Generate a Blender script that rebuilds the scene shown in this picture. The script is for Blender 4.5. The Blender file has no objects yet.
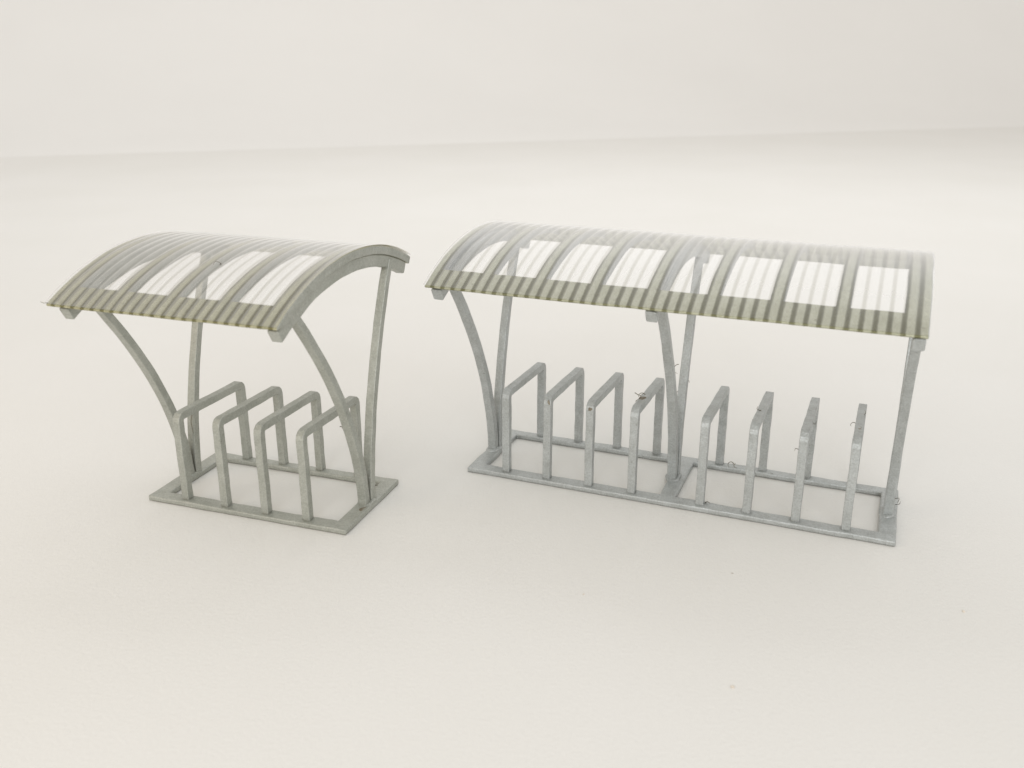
import bpy, bmesh, math, random
from mathutils import Vector, noise, Matrix

S = bpy.context.scene
COL = S.collection
random.seed(7)

# ------------------------------------------------------------------ helpers
def link(name, bm, mat, parent=None, smooth=False):
    me = bpy.data.meshes.new(name)
    bmesh.ops.recalc_face_normals(bm, faces=bm.faces)
    bm.to_mesh(me); bm.free()
    if smooth:
        for f in me.polygons: f.use_smooth = True
    o = bpy.data.objects.new(name, me)
    COL.objects.link(o)
    if mat: me.materials.append(mat)
    if parent: o.parent = parent
    return o

def bevel(o, w, seg=2, ang=40):
    m = o.modifiers.new('bevel', 'BEVEL'); m.width = w; m.segments = seg
    m.limit_method = 'ANGLE'; m.angle_limit = math.radians(ang)
    m.harden_normals = False

def rough(bm, amp, freq, seed):
    """hand-made unevenness of a cast / etched part"""
    off = Vector((seed * 7.31, seed * 3.17, seed * 1.93))
    for v in bm.verts:
        n = noise.noise_vector(v.co * freq + off)
        n2 = noise.noise_vector(v.co * freq * 3.3 + off)
        v.co += n * amp + n2 * amp * 0.45

def round_path(pts, r, n=6):
    out = [Vector(pts[0])]
    for a, b, c in zip(pts, pts[1:], pts[2:]):
        a, b, c = Vector(a), Vector(b), Vector(c)
        d1 = (a - b).normalized(); d2 = (c - b).normalized()
        ang = d1.angle(d2); t = r / math.tan(ang / 2)
        p1 = b + d1 * t; p2 = b + d2 * t
        cen = b + (d1 + d2).normalized() * (r / math.sin(ang / 2))
        v1 = p1 - cen; v2 = p2 - cen
        for i in range(n + 1):
            k = i / n
            v = v1.normalized().slerp(v2.normalized(), k) * r
            out.append(cen + v)
    out.append(Vector(pts[-1]))
    return out

def densify(path, step):
    out = [path[0]]
    for a, b in zip(path, path[1:]):
        n = max(1, int((b - a).length / step))
        for i in range(1, n + 1): out.append(a.lerp(b, i / n))
    return out

def sweep(path, wx, th, cham=0.14):
    """sweep a bar section (wx across X, th across the path in its plane) along a
    path lying in a Y-Z plane; wx and th may be functions of 0..1"""
    bm = bmesh.new()
    n = len(path); rings = []
    X = Vector((1, 0, 0))
    for i, p in enumerate(path):
        t = (path[min(i + 1, n - 1)] - path[max(i - 1, 0)]).normalized()
        nrm = X.cross(t).normalized()
        k = i / (n - 1)
        a = (wx(k) if callable(wx) else wx) / 2
        b = (th(k) if callable(th) else th) / 2
        c = min(a, b) * 2 * cham
        prof = [(-a + c, -b), (a - c, -b), (a, -b + c), (a, b - c), (a - c, b), (-a + c, b), (-a, b - c), (-a, -b + c)]
        rings.append([bm.verts.new(p + X * u + nrm * v) for u, v in prof])
    for r0, r1 in zip(rings, rings[1:]):
        for j in range(8):
            bm.faces.new((r0[j], r0[(j + 1) % 8], r1[(j + 1) % 8], r1[j]))
    bm.faces.new(list(reversed(rings[0]))); bm.faces.new(rings[-1])
    return bm

def steps(brk, step):
    out = [brk[0]]
    for a, b in zip(brk, brk[1:]):
        n = max(1, round((b - a) / step))
        out += [a + (b - a) * i / n for i in range(1, n + 1)]
    return out

def plate(xs, ys, solid, f_top, f_bot):
    """a cut plate: grid of cells, those inside openings left out, with walls"""
    bm = bmesh.new(); T = {}; B = {}
    nx, ny = len(xs) - 1, len(ys) - 1
    S_ = [[solid((xs[i] + xs[i + 1]) / 2, (ys[j] + ys[j + 1]) / 2) for j in range(ny)] for i in range(nx)]
    def vt(i, j):
        if (i, j) not in T:
            T[i, j] = bm.verts.new(f_top(xs[i], ys[j])); B[i, j] = bm.verts.new(f_bot(xs[i], ys[j]))
        return T[i, j], B[i, j]
    for i in range(nx):
        for j in range(ny):
            if not S_[i][j]: continue
            c = [vt(i, j), vt(i + 1, j), vt(i + 1, j + 1), vt(i, j + 1)]
            bm.faces.new([q[0] for q in c]); bm.faces.new([q[1] for q in reversed(c)])
            for (di, dj, a, b) in ((0, -1, 0, 1), (1, 0, 1, 2), (0, 1, 2, 3), (-1, 0, 3, 0)):
                ii, jj = i + di, j + dj
                if ii < 0 or jj < 0 or ii >= nx or jj >= ny or not S_[ii][jj]:
                    bm.faces.new((c[a][0], c[a][1], c[b][1], c[b][0]))
    return bm

# ------------------------------------------------------------------ materials
def nt(name):
    m = bpy.data.materials.new(name); m.use_nodes = True
    t = m.node_tree; t.nodes.clear()
    return m, t, t.nodes, t.links

def paint(name, c_lo, c_hi, c_dirt_shade, seed=0.0, dirt=0.62, stripe=None):
    """silver-grey enamel over a cast part: mottled, grainy, with grime in spots"""
    m, t, N, L = nt(name)
    out = N.new('ShaderNodeOutputMaterial'); b = N.new('ShaderNodeBsdfPrincipled')
    tc = N.new('ShaderNodeTexCoord'); mp = N.new('ShaderNodeMapping')
    mp.inputs['Location'].default_value = (seed, seed * 2, seed * 3)
    L.new(tc.outputs['Object'], mp.inputs['Vector'])
    n1 = N.new('ShaderNodeTexNoise'); n1.inputs['Scale'].default_value = 6; n1.inputs['Detail'].default_value = 6
    n1.inputs['Roughness'].default_value = .7
    n2 = N.new('ShaderNodeTexNoise'); n2.inputs['Scale'].default_value = 60; n2.inputs['Detail'].default_value = 3
    n3 = N.new('ShaderNodeTexNoise'); n3.inputs['Scale'].default_value = 14; n3.inputs['Detail'].default_value = 5
    n3.inputs['Roughness'].default_value = .75
    for n in (n1, n2, n3): L.new(mp.outputs['Vector'], n.inputs['Vector'])
    r1 = N.new('ShaderNodeValToRGB'); r1.color_ramp.elements[0].position = .36; r1.color_ramp.elements[1].position = .64
    r1.color_ramp.elements[0].color = (*c_lo, 1); r1.color_ramp.elements[1].color = (*c_hi, 1)
    L.new(n1.outputs['Fac'], r1.inputs['Fac'])
    r3 = N.new('ShaderNodeValToRGB'); r3.color_ramp.elements[0].position = dirt; r3.color_ramp.elements[1].position = dirt + .13
    r3.color_ramp.elements[0].color = (0, 0, 0, 1); r3.color_ramp.elements[1].color = (.75, .75, .75, 1)
    L.new(n3.outputs['Fac'], r3.inputs['Fac'])
    mx = N.new('ShaderNodeMixRGB'); mx.inputs[2].default_value = (*c_dirt_shade, 1)
    L.new(r3.outputs['Color'], mx.inputs[0]); L.new(r1.outputs['Color'], mx.inputs[1])
    mg = N.new('ShaderNodeMixRGB'); mg.blend_type = 'MULTIPLY'; mg.inputs[0].default_value = .55
    rg = N.new('ShaderNodeValToRGB'); rg.color_ramp.elements[0].position = .3; rg.color_ramp.elements[1].position = .7
    rg.color_ramp.elements[0].color = (.66, .66, .64, 1); rg.color_ramp.elements[1].color = (1.1, 1.1, 1.1, 1)
    L.new(n2.outputs['Fac'], rg.inputs['Fac']); L.new(mx.outputs[0], mg.inputs[1]); L.new(rg.outputs['Color'], mg.inputs[2])
    col = mg.outputs[0]
    if stripe:      # groove shade of the clear sheet, painted as stripes into the frame colour
        pitch, x0, groove_shade = stripe
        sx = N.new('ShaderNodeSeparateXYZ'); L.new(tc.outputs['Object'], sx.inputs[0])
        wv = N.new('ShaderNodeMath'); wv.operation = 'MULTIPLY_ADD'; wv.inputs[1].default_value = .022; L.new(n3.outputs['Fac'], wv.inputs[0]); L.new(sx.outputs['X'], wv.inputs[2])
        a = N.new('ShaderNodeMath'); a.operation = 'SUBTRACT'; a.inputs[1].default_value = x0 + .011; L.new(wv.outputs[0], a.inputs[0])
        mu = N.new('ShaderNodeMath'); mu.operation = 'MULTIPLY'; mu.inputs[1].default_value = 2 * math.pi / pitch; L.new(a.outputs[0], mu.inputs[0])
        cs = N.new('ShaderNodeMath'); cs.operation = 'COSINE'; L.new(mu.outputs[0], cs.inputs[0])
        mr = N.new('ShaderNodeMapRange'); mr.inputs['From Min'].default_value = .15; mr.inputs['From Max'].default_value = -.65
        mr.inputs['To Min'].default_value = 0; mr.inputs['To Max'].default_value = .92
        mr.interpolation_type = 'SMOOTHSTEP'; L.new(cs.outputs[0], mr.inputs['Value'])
        gx = N.new('ShaderNodeMixRGB'); gx.blend_type = 'MULTIPLY'; gx.inputs[2].default_value = (*groove_shade, 1)
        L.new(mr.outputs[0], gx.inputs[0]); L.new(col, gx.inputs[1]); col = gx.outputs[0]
    # corner shade where castings meet, painted into the colour by occlusion
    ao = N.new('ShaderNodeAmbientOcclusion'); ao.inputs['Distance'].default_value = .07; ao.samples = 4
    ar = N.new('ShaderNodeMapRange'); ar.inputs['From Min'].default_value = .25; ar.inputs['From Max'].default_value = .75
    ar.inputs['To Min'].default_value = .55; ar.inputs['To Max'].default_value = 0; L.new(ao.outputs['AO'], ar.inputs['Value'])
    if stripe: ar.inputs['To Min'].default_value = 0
    gm = N.new('ShaderNodeMixRGB'); gm.inputs[2].default_value = (*c_dirt_shade, 1)
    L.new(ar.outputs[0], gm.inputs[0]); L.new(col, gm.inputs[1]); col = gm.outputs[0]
    L.new(col, b.inputs['Base Color'])
    b.inputs['Metallic'].default_value = .45; b.inputs['Roughness'].default_value = .42
    bp = N.new('ShaderNodeBump'); bp.inputs['Strength'].default_value = .5; bp.inputs['Distance'].default_value = .012
    ad = N.new('ShaderNodeMath'); ad.operation = 'ADD'
    L.new(n2.outputs['Fac'], ad.inputs[0]); L.new(n3.outputs['Fac'], ad.inputs[1])
    L.new(ad.outputs[0], bp.inputs['Height']); L.new(bp.outputs['Normal'], b.inputs['Normal'])
    L.new(b.outputs['BSDF'], out.inputs['Surface'])
    return m

def matte0(name, c):
    m, t, N, L = nt(name)
    out = N.new('ShaderNodeOutputMaterial'); b = N.new('ShaderNodeBsdfPrincipled'); n = N.new('ShaderNodeTexNoise'); n.inputs['Scale'].default_value = 90
    mx = N.new('ShaderNodeMixRGB'); mx.inputs[1].default_value = (*c, 1); mx.inputs[2].default_value = (c[0] * 1.7, c[1] * 1.6, c[2] * 1.5, 1)
    L.new(n.outputs['Fac'], mx.inputs[0]); L.new(mx.outputs[0], b.inputs['Base Color']); b.inputs['Roughness'].default_value = .9
    L.new(b.outputs[0], out.inputs['Surface'])
    return m

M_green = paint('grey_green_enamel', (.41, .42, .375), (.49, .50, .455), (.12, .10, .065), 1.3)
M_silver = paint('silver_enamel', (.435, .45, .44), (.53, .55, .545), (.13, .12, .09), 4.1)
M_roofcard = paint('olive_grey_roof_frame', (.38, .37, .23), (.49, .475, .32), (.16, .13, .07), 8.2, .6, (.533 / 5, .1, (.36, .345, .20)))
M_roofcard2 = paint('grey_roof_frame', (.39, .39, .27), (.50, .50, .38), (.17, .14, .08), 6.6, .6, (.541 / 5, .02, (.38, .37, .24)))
M_rust = paint('brown_smudge', (.20, .16, .11), (.34, .31, .25), (.05, .03, .02), 2.2)
M_fibre = paint('dark_fibre', (.20, .19, .15), (.33, .31, .25), (.05, .04, .03), 3.2)

M_speck = matte0('dark_dust', (.34, .32, .28)); M_crumb = matte0('pale_dust', (.58, .54, .48))

def clear_sheet(name, pitch, x0):
    m, t, N, L = nt(name)
    out = N.new('ShaderNodeOutputMaterial')
    tr = N.new('ShaderNodeBsdfTransparent')
    gl = N.new('ShaderNodeBsdfGlossy'); gl.inputs['Roughness'].default_value = .38
    gl.inputs['Color'].default_value = (1, 1, 1, 1)
    df = N.new('ShaderNodeBsdfDiffuse'); df.inputs['Color'].default_value = (.92, .92, .9, 1)
    ge = N.new('ShaderNodeNewGeometry'); dt = N.new('ShaderNodeVectorMath'); dt.operation = 'DOT_PRODUCT'
    L.new(ge.outputs['Incoming'], dt.inputs[0]); L.new(ge.outputs['Normal'], dt.inputs[1])
    ab = N.new('ShaderNodeMath'); ab.operation = 'ABSOLUTE'; L.new(dt.outputs['Value'], ab.inputs[0])
    om = N.new('ShaderNodeMath'); om.operation = 'SUBTRACT'; om.inputs[0].default_value = 1; L.new(ab.outputs[0], om.inputs[1]); om.use_clamp = True
    pw = N.new('ShaderNodeMath'); pw.operation = 'POWER'; pw.inputs[1].default_value = 3.0; L.new(om.outputs[0], pw.inputs[0])
    fr = N.new('ShaderNodeMath'); fr.operation = 'MULTIPLY_ADD'; fr.inputs[1].default_value = 1.15; fr.inputs[2].default_value = .05; fr.use_clamp = True;  L.new(pw.outputs[0], fr.inputs[0])
    tc = N.new('ShaderNodeTexCoord'); sx = N.new('ShaderNodeSeparateXYZ'); L.new(tc.outputs['Object'], sx.inputs[0])
    # moulded corrugation: groove shading painted into the sheet tint as darker stripes
    a = N.new('ShaderNodeMath'); a.operation = 'SUBTRACT'; a.inputs[1].default_value = x0; L.new(sx.outputs['X'], a.inputs[0])
    mu = N.new('ShaderNodeMath'); mu.operation = 'MULTIPLY'; mu.inputs[1].default_value = 2 * math.pi / pitch; L.new(a.outputs[0], mu.inputs[0])
    co = N.new('ShaderNodeMath'); co.operation = 'COSINE'; L.new(mu.outputs[0], co.inputs[0])
    mr = N.new('ShaderNodeMapRange'); mr.inputs['From Min'].default_value = -1; mr.inputs['From Max'].default_value = -.1
    mr.interpolation_type = 'SMOOTHSTEP'
    L.new(co.outputs[0], mr.inputs['Value'])
    cr = N.new('ShaderNodeMixRGB'); cr.inputs[1].default_value = GROOVE; cr.inputs[2].default_value = RIDGE
    L.new(mr.outputs[0], cr.inputs[0]); L.new(cr.outputs[0], tr.inputs['Color'])
    # faint milky bloom of the plastic, stronger on the ridges
    bl = N.new('ShaderNodeMapRange'); bl.inputs['To Min'].default_value = MILK[0]; bl.inputs['To Max'].default_value = MILK[1]
    L.new(mr.outputs[0], bl.inputs['Value'])
    m1 = N.new('ShaderNodeMixShader'); L.new(bl.outputs[0], m1.inputs[0]); L.new(tr.outputs[0], m1.inputs[1]); L.new(df.outputs[0], m1.inputs[2])
    fm = N.new('ShaderNodeMath'); fm.operation = 'MULTIPLY_ADD'; fm.inputs[1].default_value = 1.0; fm.inputs[2].default_value = .0
    L.new(fr.outputs[0], fm.inputs[0])
    m2 = N.new('ShaderNodeMixShader'); L.new(fm.outputs[0], m2.inputs[0]); L.new(m1.outputs[0], m2.inputs[1]); L.new(gl.outputs[0], m2.inputs[2])
    L.new(m2.outputs[0], out.inputs['Surface'])
    return m
GROOVE = (.75, .745, .71, 1); RIDGE = (.97, .97, .97, 1); MILK = (.03, .11)

def matte(name, c1, c2, scale, bump=.02, rough_=.6):
    m, t, N, L = nt(name)
    out = N.new('ShaderNodeOutputMaterial'); b = N.new('ShaderNodeBsdfPrincipled')
    tc = N.new('ShaderNodeTexCoord')
    n = N.new('ShaderNodeTexNoise'); n.inputs['Scale'].default_value = scale; n.inputs['Detail'].default_value = 3
    L.new(tc.outputs['Object'], n.inputs['Vector'])
    r = N.new('ShaderNodeValToRGB'); r.color_ramp.elements[0].position = .3; r.color_ramp.elements[1].position = .7
    r.color_ramp.elements[0].color = (*c1, 1); r.color_ramp.elements[1].color = (*c2, 1)
    L.new(n.outputs['Fac'], r.inputs['Fac']); L.new(r.outputs['Color'], b.inputs['Base Color'])
    b.inputs['Roughness'].default_value = rough_; b.inputs['Specular IOR Level'].default_value = .1
    n2 = N.new('ShaderNodeTexNoise'); n2.inputs['Scale'].default_value = 30; n2.inputs['Detail'].default_value = 6
    L.new(tc.outputs['Object'], n2.inputs['Vector'])
    bp = N.new('ShaderNodeBump'); bp.inputs['Strength'].default_value = .25; bp.inputs['Distance'].default_value = bump
    L.new(n2.outputs['Fac'], bp.inputs['Height']); L.new(bp.outputs['Normal'], b.inputs['Normal'])
    L.new(b.outputs['BSDF'], out.inputs['Surface'])
    return m
M_table = matte('white_paper', (.80, .786, .752), (.82, .806, .777), .25)
M_wall = matte('white_wall', (.85, .838, .815), (.87, .858, .835), .1)

# ------------------------------------------------------------------ the two shelters
HB = .062                       # thickness of the base frame
D = 1.215                       # depth of the base frame

class Arc:
    def __init__(s, yc, w, ze, r, dz):
        s.yc, s.w, s.ze, s.r, s.dz = yc, w, ze, r, dz
        s.R = (w * w + r * r) / (2 * r); s.A = math.asin(w / s.R)
    def at(s, k, off=0.0):      # k -1..1 along the arc, off = offset inwards
        a = k * s.A; R = s.R - off
        return Vector((0, s.yc + R * math.sin(a), s.ze + s.r - s.R + R * math.cos(a) + s.dz * (k + 1) / 2))
    @property
    def length(s): return 2 * s.A * s.R

def shelter(name, label, loc, rot, L, hoops, trusses, arc, ribs, mat, roofmat, over, seed, py, a_in):
    root = bpy.data.objects.new(name, None); COL.objects.link(root)
    root.empty_display_size = .3
    root.location = loc; root.rotation_euler = (0, 0, rot)
    root['label'] = label; root['category'] = 'bike shelter model'; root['group'] = 'miniature bike shelters'
    WB = .168
    # --- base frame
    brk = [0, WB] + ([L / 2 - WB / 2, L / 2 + WB / 2] if len(trusses) == 3 else []) + [L - WB, L]
    opens = [(brk[i], brk[i + 1]) for i in range(1, len(brk) - 1, 2)]
    yb = [0, .155, D - .125, D]
    solid = lambda x, y: not (yb[1] < y < yb[2] and any(a < x < b for a, b in opens))
    bm = plate(steps(brk, .06), steps(yb, .05), solid, lambda x, y: Vector((x, y, HB)), lambda x, y: Vector((x, y, 0.0)))
    zs = [v for v in bm.verts if v.co.z < .001]
    rough(bm, .006, 3.0, seed)
    for v in zs: v.co.z = 0.0005
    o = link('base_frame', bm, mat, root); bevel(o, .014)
    # --- hoops
    for i, (x, dx, hf, hb_) in enumerate(hoops):
        path = round_path([(x, .088, HB - .012), (x + dx * .4, .088, hf), (x + dx, 1.178, hb_), (x, 1.178, HB - .012)], .055, 3)
        # keep sweep in a y-z plane, then lean slightly
        path = densify(path, .05)
        bm = sweep(path, .084, .082, .05)
        rough(bm, .004, 5.0, seed + 3 * i + 1)
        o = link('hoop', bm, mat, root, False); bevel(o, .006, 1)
    # --- curved posts (a V at each truss) and arch beams
    TH = .08; BD = .13
    for i, (x, sk) in enumerate(trusses):
        for sgn in (-1, 1):
            k1 = sgn * (1 - (a_in[0] if sgn < 0 else a_in[1]) / arc.w)
            top = arc.at(k1, TH + .04); y0 = py + sgn * .052
            y1 = top.y; z1 = top.z; z0 = HB - .012
            pts = []
            dy = y1 - y0; dz = z1 - z0
            # near vertical at the foot, leaning further out as it rises
            for q in range(29):
                t = q / 28
                pts.append(Vector((x + (.012 if sgn > 0 else 0) + (sk * t if sgn > 0 else 0), y0 + dy * t ** 1.8, z0 + dz * t)))
            bm = sweep(pts, lambda k: .096 - .012 * k, lambda k: .094 - .016 * k, .06)
            rough(bm, .0035, 4.0, seed + 20 + i * 2 + sgn)
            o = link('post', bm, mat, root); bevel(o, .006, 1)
        pts = [arc.at(-.97 + 1.925 * q / 40, TH + BD / 2 - .004) + Vector((x + sk * q / 40, 0, 0)) for q in range(41)]
        bm = sweep(pts, .105, BD, .10)
        rough(bm, .005, 4.0, seed + 40 + i)
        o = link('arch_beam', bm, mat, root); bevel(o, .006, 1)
        # blob of glue where the posts meet the base
        bm = bmesh.new(); bmesh.ops.create_icosphere(bm, subdivisions=3, radius=1.0)
        for v in bm.verts: v.co = Vector((x + v.co.x * .085, py + v.co.y * .15, HB - .004 + v.co.z * .03))
        rough(bm, .02, 9.0, seed + 60 + i)
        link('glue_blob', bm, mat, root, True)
    # --- roof frame
    x0, x1 = -over[0], L + over[1]
    AL = arc.length; fb = .27; bb = .52
    bx = [x0]; holes = []
    for k in range(len(ribs) - 1):
        a = ribs[k] + .058; b = ribs[k + 1] - .058
        bx += [a, b]; holes.append((a, b))
    bx.append(x1)
    sy = [0, fb, AL - bb, AL]
    solid = lambda x, s: not (sy[1] < s < sy[2] and any(a < x < b for a, b in holes))
    fT = lambda x, s: arc.at(2 * s / AL - 1, 0) + Vector((x, 0, 0))
    fB = lambda x, s: arc.at(2 * s / AL - 1, .022 + (TH - .022) * min(1, s / .16)) + Vector((x, 0, 0))
    bm = plate(steps(bx, .06), steps(sy, .06), solid, fT, fB)
    rough(bm, .005, 3.0, seed + 80)
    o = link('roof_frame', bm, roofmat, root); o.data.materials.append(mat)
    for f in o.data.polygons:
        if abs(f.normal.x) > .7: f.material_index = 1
    bevel(o, .006, 1)
    # --- clear corrugated sheet laid over it
    pitch = (ribs[1] - ribs[0]) / 5
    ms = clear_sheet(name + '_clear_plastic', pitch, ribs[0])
    nx = int((x1 - x0 + .02) / pitch * 12); ns = 56
    bm = bmesh.new(); G = []
    for i in range(nx + 1):
        x = x0 - .012 + (x1 - x0 + .02) * i / nx
        c = math.cos(2 * math.pi * (x - ribs[0]) / pitch)
        h = .0022 * math.tanh(1.6 * c) / math.tanh(1.6)
        row = []
        for j in range(ns + 1):
            k = (2 * j / ns - 1) * .998
            wob = .005 * noise.noise(Vector((x * 1.4, k * 2.2, seed)))
            row.append(bm.verts.new(arc.at(k, -(.014 + h + wob)) + Vector((x + .006 * noise.noise(Vector((x, k * 3, seed + 5))), 0, 0))))
        G.append(row)
    for i in range(nx):
        for j in range(ns):
            bm.faces.new((G[i][j], G[i + 1][j], G[i + 1][j + 1], G[i][j + 1]))
    o = link('roof_sheet', bm, ms, root, True)
    return root

P = dict(yc=.4274, w=1.301, ze=2.3644, r=.3297, dz=.071)
Ls, Ll = 2.345, 4.516
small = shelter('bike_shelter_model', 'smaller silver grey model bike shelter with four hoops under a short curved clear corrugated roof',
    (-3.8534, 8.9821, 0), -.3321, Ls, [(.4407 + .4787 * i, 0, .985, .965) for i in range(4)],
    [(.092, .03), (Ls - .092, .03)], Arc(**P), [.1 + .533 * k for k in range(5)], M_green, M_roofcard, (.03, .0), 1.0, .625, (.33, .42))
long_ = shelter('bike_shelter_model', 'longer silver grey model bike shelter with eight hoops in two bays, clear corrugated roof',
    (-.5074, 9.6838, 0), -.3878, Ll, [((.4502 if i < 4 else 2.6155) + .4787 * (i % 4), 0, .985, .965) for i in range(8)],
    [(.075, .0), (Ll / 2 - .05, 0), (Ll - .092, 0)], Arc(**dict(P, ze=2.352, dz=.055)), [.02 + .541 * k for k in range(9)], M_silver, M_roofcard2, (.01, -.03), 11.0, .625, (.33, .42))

# ------------------------------------------------------------------ stray fibres and burrs left on the castings
def fibre(parent, pts, r=.006, name='stray_fibre', mat=M_fibre):
    q0 = Vector(pts[0]); path = [q0 + (Vector(p) - q0) * .62 for p in pts]
    cv = []
    for i in range(len(path) - 1):      # Catmull-Rom
        p0 = path[max(i - 1, 0)]; p1 = path[i]; p2 = path[i + 1]; p3 = path[min(i + 2, len(path) - 1)]
        for q in range(6):
            t = q / 6
            cv.append(.5 * ((2 * p1) + (-p0 + p2) * t + (2 * p0 - 5 * p1 + 4 * p2 - p3) * t * t + (-p0 + 3 * p1 - 3 * p2 + p3) * t ** 3))
    cv.append(path[-1])
    bm = bmesh.new(); rings = []
    for i, p in enumerate(cv):
        t = (cv[min(i + 1, len(cv) - 1)] - cv[max(i - 1, 0)]).normalized()
        a = t.orthogonal().normalized(); b = t.cross(a)
        rr = r * .75 * (1 - .6 * i / len(cv))
        rings.append([bm.verts.new(p + (a * math.cos(q * math.pi / 3) + b * math.sin(q * math.pi / 3)) * rr) for q in range(6)])
    for r0, r1 in zip(rings, rings[1:]):
        for j in range(6): bm.faces.new((r0[j], r0[(j + 1) % 6], r1[(j + 1) % 6], r1[j]))
    return link(name, bm, mat, parent, True)

def curl(c, r, turns=.8, a0=0, tilt=0):
    return [(c[0] + r * math.cos(a0 + turns * 2 * math.pi * i / 7), c[1] - .01 * i + tilt * i, c[2] + r * math.sin(a0 + turns * 2 * math.pi * i / 7)) for i in range(8)]

# positions are in each model's own coordinates: x along the length, y front to back, z up
HX = [.4502 + .4787 * (i % 4) if i < 4 else 2.6155 + .4787 * (i % 4) for i in range(8)]
fibre(long_, curl((2.13, .95, 1.18), .075, .5, 1.6), .006)
fibre(long_, [(2.19, .80, .99), (2.15, .78, 1.0), (2.10, .76, .985)], .007)
fibre(long_, [(2.22, .95, 1.08), (2.27, .93, 1.09), (2.28, .93, 1.05)], .006)
fibre(long_, curl((HX[3] - .03, .40, 1.045), .05, .5, .3), .008)
fibre(long_, [(HX[3] - .1, .42, 1.06), (HX[3], .40, 1.03), (HX[3] + .07, .38, 1.09)], .007)
fibre(long_, [(HX[3] - .07, .35, .99), (HX[3] - .02, .36, 1.04), (HX[3] + .02, .36, 1.12)], .006)
fibre(long_, [(HX[6] + .02, .5, .98), (HX[6] + .09, .46, .95), (HX[6] + .10, .44, 1.02)], .006)
fibre(long_, [(HX[6] - .04, .1, .82), (HX[6] - .09, .08, .84), (HX[6] - .1, .06, .81)], .006)
fibre(long_, [(HX[7] - .03, .55, 1.0), (HX[7] - .09, .52, 1.02), (HX[7] - .12, .5, .99), (HX[7] - .11, .5, .96)], .006)
fibre(long_, [(HX[7] + .02, .8, 1.0), (HX[7] + .05, .78, 1.06), (HX[7] + .03, .78, 1.10)], .006)
fibre(long_, [(HX[5] + .0, .5, 1.02), (HX[5] - .06, .46, 1.05), (HX[5] - .05, .46, 1.1)], .006)
fibre(long_, curl((HX[4] + .12, 1.12, .10), .045, .7, 0), .008)
fibre(long_, curl((HX[4] + .2, 1.1, .09), .03, .6, 2), .007)
fibre(long_, [(HX[4] + .05, .12, .07), (HX[4] + .09, .10, .10), (HX[4] + .13, .10, .08)], .008)
fibre(long_, [(.05, .60, .86), (-.01, .56, .87), (-.04, .55, .90)], .006)
fibre(long_, [(Ll - .05, .62, .22), (Ll + .02, .6, .25), (Ll + .01, .6, .17)], .006)
fibre(long_, [(Ll - .03, .70, .12), (Ll + .03, .66, .16), (Ll + .04, .66, .21)], .005)
fibre(long_, [(Ll - .12, 1.0, 1.95), (Ll - .17, 1.0, 1.97), (Ll - .18, 1.0, 1.92)], .006)
fibre(long_, [(.3, .0, 2.62), (.18, -.06, 2.61), (.16, -.02, 2.66)], .005)
fibre(small, [(.14, .7, .78), (.16, .6, .62), (.15, .62, .5), (.16, .62, .38)], .009)
fibre(small, [(1.30, -.12, 2.66), (1.36, -.16, 2.70), (1.30, -.2, 2.73), (1.27, -.22, 2.68)], .005)
fibre(small, [(1.84, .9, .74), (1.88, .88, .76), (1.90, .88, .72)], .008)
fibre(small, [(-.02, -.86, 2.38), (-.07, -.87, 2.375), (-.13, -.87, 2.385)], .008, 'sheet_sliver', M_green)

def smudge(parent, c, s_, seed):
    bm = bmesh.new(); bmesh.ops.create_icosphere(bm, subdivisions=3, radius=1.0)
    for v in bm.verts: v.co = Vector((c[0] + v.co.x * s_[0], c[1] + v.co.y * s_[1], c[2] + v.co.z * s_[2]))
    rough(bm, .014, 16.0, seed)
    return link('paint_lump', bm, M_rust, parent, True)
smudge(long_, (HX[2], .062, .945), (.034, .02, .028), 3)
smudge(long_, (HX[1] + .02, .055, .93), (.016, .012, .06), 4)
smudge(long_, (HX[3] - .01, .40, 1.01), (.04, .06, .02), 5)
smudge(long_, (HX[5] - .02, .25, 1.0), (.03, .08, .02), 6)
smudge(long_, (HX[7] - .0, .35, 1.0), (.036, .09, .018), 7)
smudge(small, (Ls - .05, .45, HB - .003), (.03, .06, .012), 8)
smudge(small, (.4407, .40, .978), (.03, .05, .02), 9)

# ------------------------------------------------------------------ setting
def grid_obj(name, corners, n, mat):
    bm = bmesh.new()
    a, b, c, d = [Vector(q) for q in corners]
    V = [[bm.verts.new(a.lerp(b, i / n).lerp(d.lerp(c, i / n), j / n)) for j in range(n + 1)] for i in range(n + 1)]
    for i in range(n):
        for j in range(n): bm.faces.new((V[i][j], V[i + 1][j], V[i + 1][j + 1], V[i][j + 1]))
    o = link(name, bm, mat); o['kind'] = 'structure'
    return o
# far edge of the white surface, seen as the faint line behind the models; the backing paper curves up there
e0 = Vector((-22.5, 40.6, 0)); e1 = Vector((30.5, 56.0, 0)); ed = (e1 - e0).normalized(); en = Vector((-ed.y, ed.x, 0))
A = e0 - ed * 30; B = e1 + ed * 30
grid_obj('ground', [(-50, -14, 0), (70, -14, 0), tuple(B), tuple(A)], 8, M_table)
bm = bmesh.new(); rows = []
prof = [(34 * math.sin(a), 34 - 34 * math.cos(a)) for a in [math.pi / 2 * q / 16 for q in range(17)]] + [(34, 45), (34, 60)]
for (u, z) in prof:
    rows.append([bm.verts.new(A.lerp(B, k / 6) + en * (u + .01) + Vector((0, 0, z + .004))) for k in range(7)])
for r0, r1 in zip(rows, rows[1:]):
    for k in range(6): bm.faces.new((r0[k], r0[k + 1], r1[k + 1], r1[k]))
o = link('wall', bm, M_wall, None, True); o['kind'] = 'structure'

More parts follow.
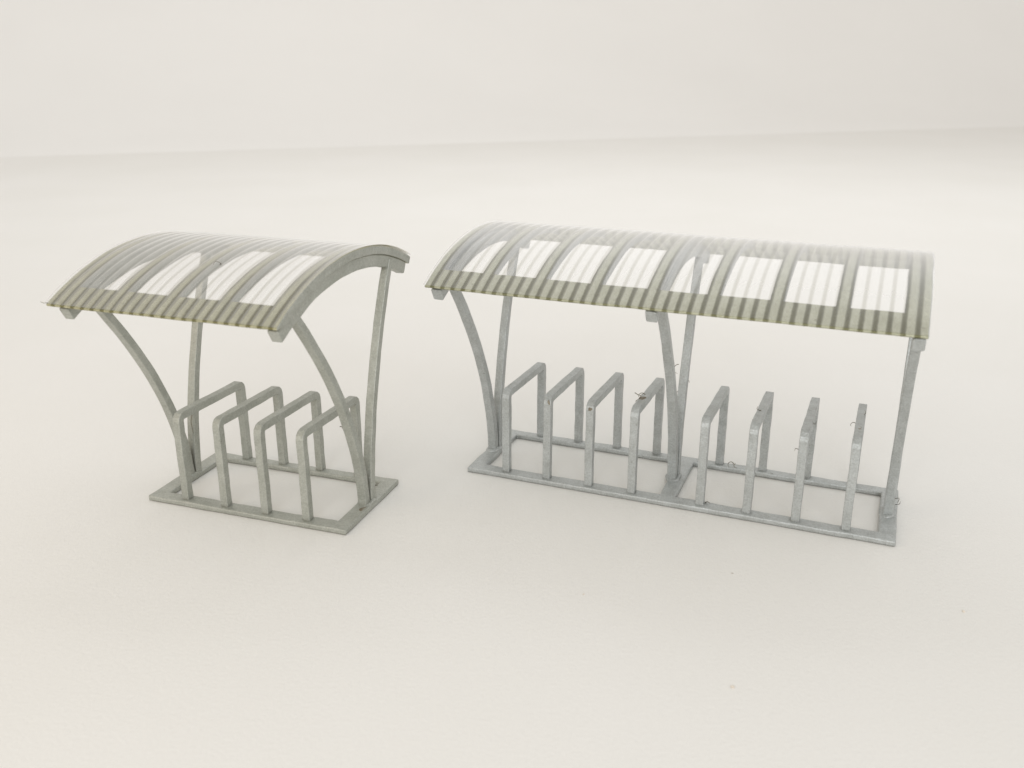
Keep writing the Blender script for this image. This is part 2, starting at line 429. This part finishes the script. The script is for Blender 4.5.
# specks of dust lying on the paper
for (x, y, r, lab) in ((2.011, 7.51, .008, 'small dark speck of dust in front of the longer shelter'),
                       (3.842, 6.888, .013, 'faint crumb of dust nearest the right edge of white surface'),
                       (1.657, 5.892, .012, 'pale speck of dust lowest on the white surface'),
                       (.626, 7.159, .009, 'very faint speck of dust below middle of longer shelter')):
    bm = bmesh.new(); bmesh.ops.create_icosphere(bm, subdivisions=2, radius=r)
    for v in bm.verts: v.co.z *= .5
    rough(bm, r * .8, 60.0, x)
    o = link('dust_speck', bm, M_speck if 'dark' in lab else M_crumb, None, True); o.location = (x, y, r * .35)
    o['label'] = lab; o['category'] = 'dust speck'; o['group'] = 'specks of dust on the paper'

# ------------------------------------------------------------------ light
w = bpy.data.worlds.new('World'); S.world = w; w.use_nodes = True
# a bright white room, lighter on the side of the window behind the photographer
WN, WL = w.node_tree.nodes, w.node_tree.links
bg = WN['Background']
tcw = WN.new('ShaderNodeTexCoord'); sep = WN.new('ShaderNodeSeparateXYZ'); WL.new(tcw.outputs['Generated'], sep.inputs[0])
mrw = WN.new('ShaderNodeMapRange'); mrw.inputs['From Min'].default_value = .15; mrw.inputs['From Max'].default_value = -1
mrw.inputs['To Min'].default_value = .62; mrw.inputs['To Max'].default_value = .95; mrw.interpolation_type = 'SMOOTHSTEP'
WL.new(sep.outputs['Y'], mrw.inputs['Value']); WL.new(mrw.outputs[0], bg.inputs['Strength'])
mrx = WN.new('ShaderNodeMapRange'); mrx.inputs['From Min'].default_value = -.4; mrx.inputs['From Max'].default_value = 1
WL.new(sep.outputs['X'], mrx.inputs['Value'])
mxw = WN.new('ShaderNodeMixRGB'); mxw.inputs[1].default_value = (1, .955, .895, 1); mxw.inputs[2].default_value = (1, .975, .94, 1)
WL.new(mrx.outputs[0], mxw.inputs[0]); WL.new(mxw.outputs[0], bg.inputs['Color'])

def area(name, loc, target, size, power, color):
    l = bpy.data.lights.new(name, 'AREA'); l.shape = 'RECTANGLE'; l.size = size[0]; l.size_y = size[1]
    l.energy = power; l.color = color
    o = bpy.data.objects.new(name, l); COL.objects.link(o); o.location = loc
    o.rotation_euler = (Vector(target) - Vector(loc)).to_track_quat('-Z', 'Y').to_euler()
    return o
area('window_light', (-1, -14, 12), (4, 15, 0), (18, 12), 2150, (.89, .95, 1.0))
area('overhead_fill', (9, 25, 22), (6, 15, 0), (32, 20), 1150, (.93, .965, 1))  # unseen panel added overhead to whiten the roof windows and light the paper
area('backdrop_fill', (2, 20, 30), (4, 62, 2), (60, 14), 4500, (.97, .985, 1))  # unseen fill added to brighten the backdrop wall
area('warm_fill', (-15, 1, 9), (-3, 3.5, 0), (10, 9), 350, (1, .76, .50))  # unseen fill added to warm the paper at the lower left

# ------------------------------------------------------------------ camera
cam = bpy.data.cameras.new('Camera'); co = bpy.data.objects.new('Camera', cam); COL.objects.link(co)
co.location = (0, 0, 4.5624)
co.rotation_mode = 'XYZ'
co.rotation_euler = (math.pi / 2 - .34745, 0, 0)
co.rotation_euler = (Matrix.Rotation(math.pi / 2 - .34745, 3, 'X') @ Matrix.Rotation(-.0013, 3, 'Z')).to_euler()
cam.lens = 943.31 / 1024 * 36; cam.sensor_width = 36; cam.clip_end = 500
cam.dof.use_dof = True; cam.dof.focus_distance = 10.2; cam.dof.aperture_fstop = .6
S.camera = co

S.render.engine = 'CYCLES'
S.render.resolution_x = 1024; S.render.resolution_y = 768
S.cycles.transparent_max_bounces = 24; S.cycles.max_bounces = 12
S.view_settings.view_transform = 'Standard'; S.view_settings.look = 'None'; S.view_settings.exposure = 0
